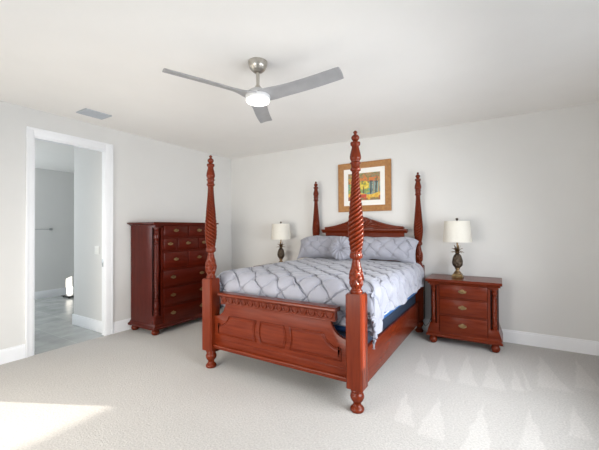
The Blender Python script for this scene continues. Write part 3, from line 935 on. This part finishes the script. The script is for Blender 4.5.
# ------------------------------------------------------------------ picture over the headboard
pic = thing('framed_picture', 'autumn tree painting in a gold burl frame hanging above the headboard', 'picture', (2.685, -.02, 1.64))
x0, x1, z0, z1 = 2.272, 3.100, 1.640, 2.385
fw = .092
bm = B()
prf = [(0, -.012), (0, -.030), (.012, -.034), (.075, -.026), (.092, -.020), (.092, -.012)]
for k, (dx, dz) in enumerate(((0, 0),)):
    P = []
    for off, yy_ in prf: P.append([(x0 + off, yy_, z0 + off), (x1 - off, yy_, z0 + off), (x1 - off, yy_, z1 - off), (x0 + off, yy_, z1 - off)])
    P.append(P[0]); grid(bm, P, True)
obj('frame', bm, 'frame', pic, 25)
bm = B(); box(bm, x0 + .08, x1 - .08, -.016, -.004, z0 + .08, z1 - .08); mb_ = obj('mat_board', bm, 'matb', pic)
ax0, ax1, az0, az1 = 2.435, 2.937, 1.808, 2.220
bm = B(); mg = .028
P = [[(ax0 - mg + o, y, az0 - mg + o), (ax1 + mg - o, y, az0 - mg + o), (ax1 + mg - o, y, az1 + mg - o), (ax0 - mg + o, y, az1 + mg - o)] for o, y in ((0, -.016), (0, -.0185), (.006, -.0185), (.006, -.016))]
grid(bm, P, True); obj('fillet', bm, 'matb', mb_)
# the print: loose daubs of autumn wood, one flat colour per daub cell
nx, nz = 100, 84
gx, gz = np.meshgrid(np.linspace(0, 1, nx), np.linspace(0, 1, nz), indexing='ij')


def C3(h): return np.array(h, float)


img = np.zeros((nx, nz, 3)); n1_ = vnoise(gx * 9, gz * 9, 2); n2_ = vnoise(gx * 22, gz * 20, 5); n3_ = vnoise(gx * 5 + 9, gz * 5, 8)


def put(mask, colr, k=1.0):
    global img
    mk = np.clip(mask, 0, 1)[..., None] * k
    img = img * (1 - mk) + C3(colr) * mk


put(gx * 0 + 1, (.30, .22, .12))
put((n1_ > .45), (.55, .17, .05)); put((n2_ > .55), (.62, .30, .09)); put((n1_ * n2_ > .42), (.30, .07, .04)); put(n2_ < .22, (.42, .42, .40))
put((gz < .62) & (n2_ > .2), (.20, .30, .10)); put((gz < .60) & (n1_ > .55), (.12, .30, .26)); put((gz < .56) & (n2_ > .62), (.38, .38, .10))
put((gx > .68) & (gz < .68) & (n2_ > .35), (.10, .17, .18)); put((gx > .68) & (gz < .66) & (n1_ > .6), (.22, .33, .30))
e = ((gx - .50) / .17) ** 2 + ((gz - .56) / .17) ** 2
put((e < .55 + .6 * n2_), (.60, .45, .04)); put((e < .8) & (n2_ > .6), (.75, .60, .10)); put((e < .9) & (n2_ < .3), (.25, .28, .06))
for tx, wd, zz0, zz1, colr in ((.13, .025, .1, .9, (.10, .05, .04)), (.30, .02, .2, .8, (.15, .07, .04)), (.50, .014, .22, .52, (.09, .05, .03)), (.72, .02, .22, .95, (.06, .06, .06)), (.80, .016, .22, .95, (.30, .25, .20)), (.88, .022, .2, .95, (.08, .07, .06)), (.96, .018, .2, .9, (.45, .30, .12))):
    put((np.abs(gx - tx - .03 * (gz - .5)) < wd) & (gz > zz0) & (gz < zz1), colr)
g0 = .26 + .05 * np.sin(gx * 7)
put(gz < g0, (.66, .36, .04)); put((gz < g0) & (n2_ > .6), (.72, .50, .08)); put((gz < g0 - .13) & (n1_ > .45), (.36, .10, .04)); put((gz < .22) & (np.abs(gx - .48) < .10) & (n2_ > .25), (.50, .06, .03)); put((gz < .09) & (n2_ > .4), (.22, .16, .06))
put((gz > .70) & (np.abs(gx - .55) < .34) & (n2_ > .42), (.60, .19, .05)); put((gz > .62) & (n2_ < .3), (.16, .20, .08)); put((gz > .74) & (n1_ < .3), (.50, .30, .08)); put((gz > .82) & (n2_ > .5), (.25, .22, .12))
Pg = np.stack([ax0 + gx * (ax1 - ax0), gx * 0 - .0175, az0 + gz * (az1 - az0)], -1)
m = mat('autumn_print', (.5, .3, .1), .5); M['print'] = m
at_ = N(m, 'ShaderNodeVertexColor', layer_name='daubs'); L(m, at_.outputs[0], m.node_tree.nodes['Principled BSDF'].inputs['Base Color'])
pr_ = mesh_from_grid('print', Pg, 'print', mb_)
ca_ = pr_.data.color_attributes.new('daubs', 'FLOAT_COLOR', 'POINT')
cols = np.concatenate([img.reshape(-1, 3), np.ones((nx * nz, 1))], 1).astype(np.float32)
ca_.data.foreach_set('color', cols.ravel())

# ------------------------------------------------------------------ ceiling fan
FX, FY = 2.77, -2.64
fan = thing('ceiling_fan', 'three-blade silver ceiling fan with a lit round light', 'ceiling fan', (FX, FY, 2.74))
bm = B(); lathe(bm, catmull([(2.650, .020), (2.655, .034), (2.670, .052), (2.695, .070), (2.725, .0775), (2.739, .078)], .004), FX, FY, 40); obj('canopy', bm, 'nickel', fan, 60)
bm = B(); lathe(bm, [(.0135, 2.50), (.0135, 2.66)], FX, FY, 20); lathe(bm, [(.024, 2.520), (.026, 2.530), (.020, 2.545), (.0135, 2.55)], FX, FY, 20); obj('downrod', bm, 'nickel', fan)
bm = B(); lathe(bm, catmull([(2.434, .094), (2.440, .098), (2.455, .100), (2.478, .095), (2.50, .075), (2.518, .046), (2.526, .026)], .005), FX, FY, 40); obj('motor_housing', bm, 'hub', fan, 60)
bm = B(); lathe(bm, catmull([(2.404, .050), (2.407, .078), (2.414, .090), (2.428, .094), (2.429, .080), (2.436, .080)], .003), FX, FY, 40); obj('light_diffuser', bm, 'led', fan, 60)
for k, deg in enumerate((244.5, 4.0, 122.5)):
    a = math.radians(deg); ca, sa = math.cos(a), math.sin(a)
    P = []; Q = []
    nr, ncx = 36, 12
    for i in range(nr + 1):
        s = i / nr; r = .055 + (.715 - .055) * s
        root = math.exp(-((r - .05) / .10) ** 2)
        ch = .128 + .06 * root - .004 * s
        pitch = math.radians(18 - 3 * s) * (1 - .75 * math.exp(-((r - .05) / .09) ** 2))
        mid_ = .012 * math.sin(PI * s) - .01 * s
        if s > .985: ch *= .96
        rowt, rowb = [], []
        for j in range(ncx + 1):
            q = (j / ncx - .5) * 2
            o = mid_ + q * ch / 2
            hz = -o * math.sin(pitch) + .010 * (1 - q * q)
            th = .007 * math.sqrt(max(0, 1 - q * q)) + .0015
            oc = o * math.cos(pitch)
            x = FX + ca * r - sa * oc; y = FY + sa * r + ca * oc; z = 2.458 + hz + .028 * s
            rowt.append((x, y, z + th)); rowb.append((x, y, z - th))
        P.append(rowt + rowb[::-1])
    bm = B(); rows = grid(bm, P, True); bm.faces.new(rows[0][::-1]); bm.faces.new(rows[-1])
    obj('fan_blade', bm, 'blade', fan, 50)

# ------------------------------------------------------------------ small things
v_ = thing('ceiling_vent', 'grey slatted air vent in the bedroom ceiling above the opening', 'vent', (.41, -2.715, 2.74))
bm = B(); x0, x1, y0, y1 = .30, .525, -2.865, -2.575
for q in ((x0, x1, y0, y0 + .025), (x0, x1, y1 - .025, y1), (x0, x0 + .025, y0 + .025, y1 - .025), (x1 - .025, x1, y0 + .025, y1 - .025)): box(bm, *q, 2.728, 2.7395, .003)
box(bm, x0 + .025, x1 - .025, y0 + .138, y0 + .152, 2.729, 2.7395)
obj('frame', bm, 'vent', v_)
bm = B(); box(bm, x0 + .02, x1 - .02, y0 + .02, y1 - .02, 2.7375, 2.7398); obj('duct', bm, 'vent', v_)
bm = B()
for i in range(9):
    xx = x0 + .034 + i * .0197
    prism(bm, [(xx, 2.7285), (xx + .014, 2.735), (xx + .014, 2.7365), (xx, 2.730)], 'y', y0 + .02, y1 - .02)
obj('slats', bm, 'vent', v_)
s_ = thing('light_switch', 'white two-gang light switch on the hall side wall past the opening', 'switch', (-.305, -2.322, 1.05))
bm = B(); box(bm, -.363, -.247, -2.327, -2.3205, 1.05, 1.165, .003); obj('cover_plate', bm, 'ivory', s_)
for c_ in (-.328, -.282):
    bm = B(); box(bm, c_ - .016, c_ + .016, -2.331, -2.327, 1.075, 1.14, .002); obj('rocker', bm, 'ivory', s_)
tb = thing('towel_bar', 'thin metal towel bar on the far hall wall', 'towel bar', (BX + .03, -2.4, 1.40))
bm = B(); tube(bm, [(BX + .06, -3.1, 1.405), (BX + .06, -1.58, 1.405)], .006, 10); obj('bar', bm, 'chrome', tb)
for yy_ in (-3.08, -1.60):
    bm = B(); tube(bm, [(BX + .001, yy_, 1.405), (BX + .07, yy_, 1.405)], .011, 10); box(bm, BX + .001, BX + .012, yy_ - .022, yy_ + .022, 1.383, 1.427, .003); obj('bracket', bm, 'chrome', tb)
sc_ = thing('bathroom_scale', 'dark flat scale on the hall tiles by the far wall', 'scale', (-3.20, -1.33, 0))
bm = B(); box(bm, -3.36, -3.04, -1.49, -1.17, .016, .030, .006); obj('platform', bm, 'black', sc_)
bm = B(); box(bm, -3.27, -3.13, -1.45, -1.21, .0301, .0335, .001); obj('tread', bm, 'chrome', sc_)
for dx in (-.12, .12):
    for dy in (-.12, .12):
        bm = B(); lathe(bm, [(.018, -.0035), (.018, .017)], -3.20 + dx, -1.33 + dy, 12); obj('foot', bm, 'black', sc_)
bm = B(); tube(bm, [(3.70, -.03, .50), (3.66, -.022, .30), (3.62, -.024, .17), (3.59, -.030, .10), (3.55, -.035, .06), (3.50, -.03, .14), (3.46, -.012, .30)], .004, 6)
cd_ = tag(obj('power_cord', bm, 'black'), 'black power cord hanging along the back wall behind the right nightstand', 'cord')
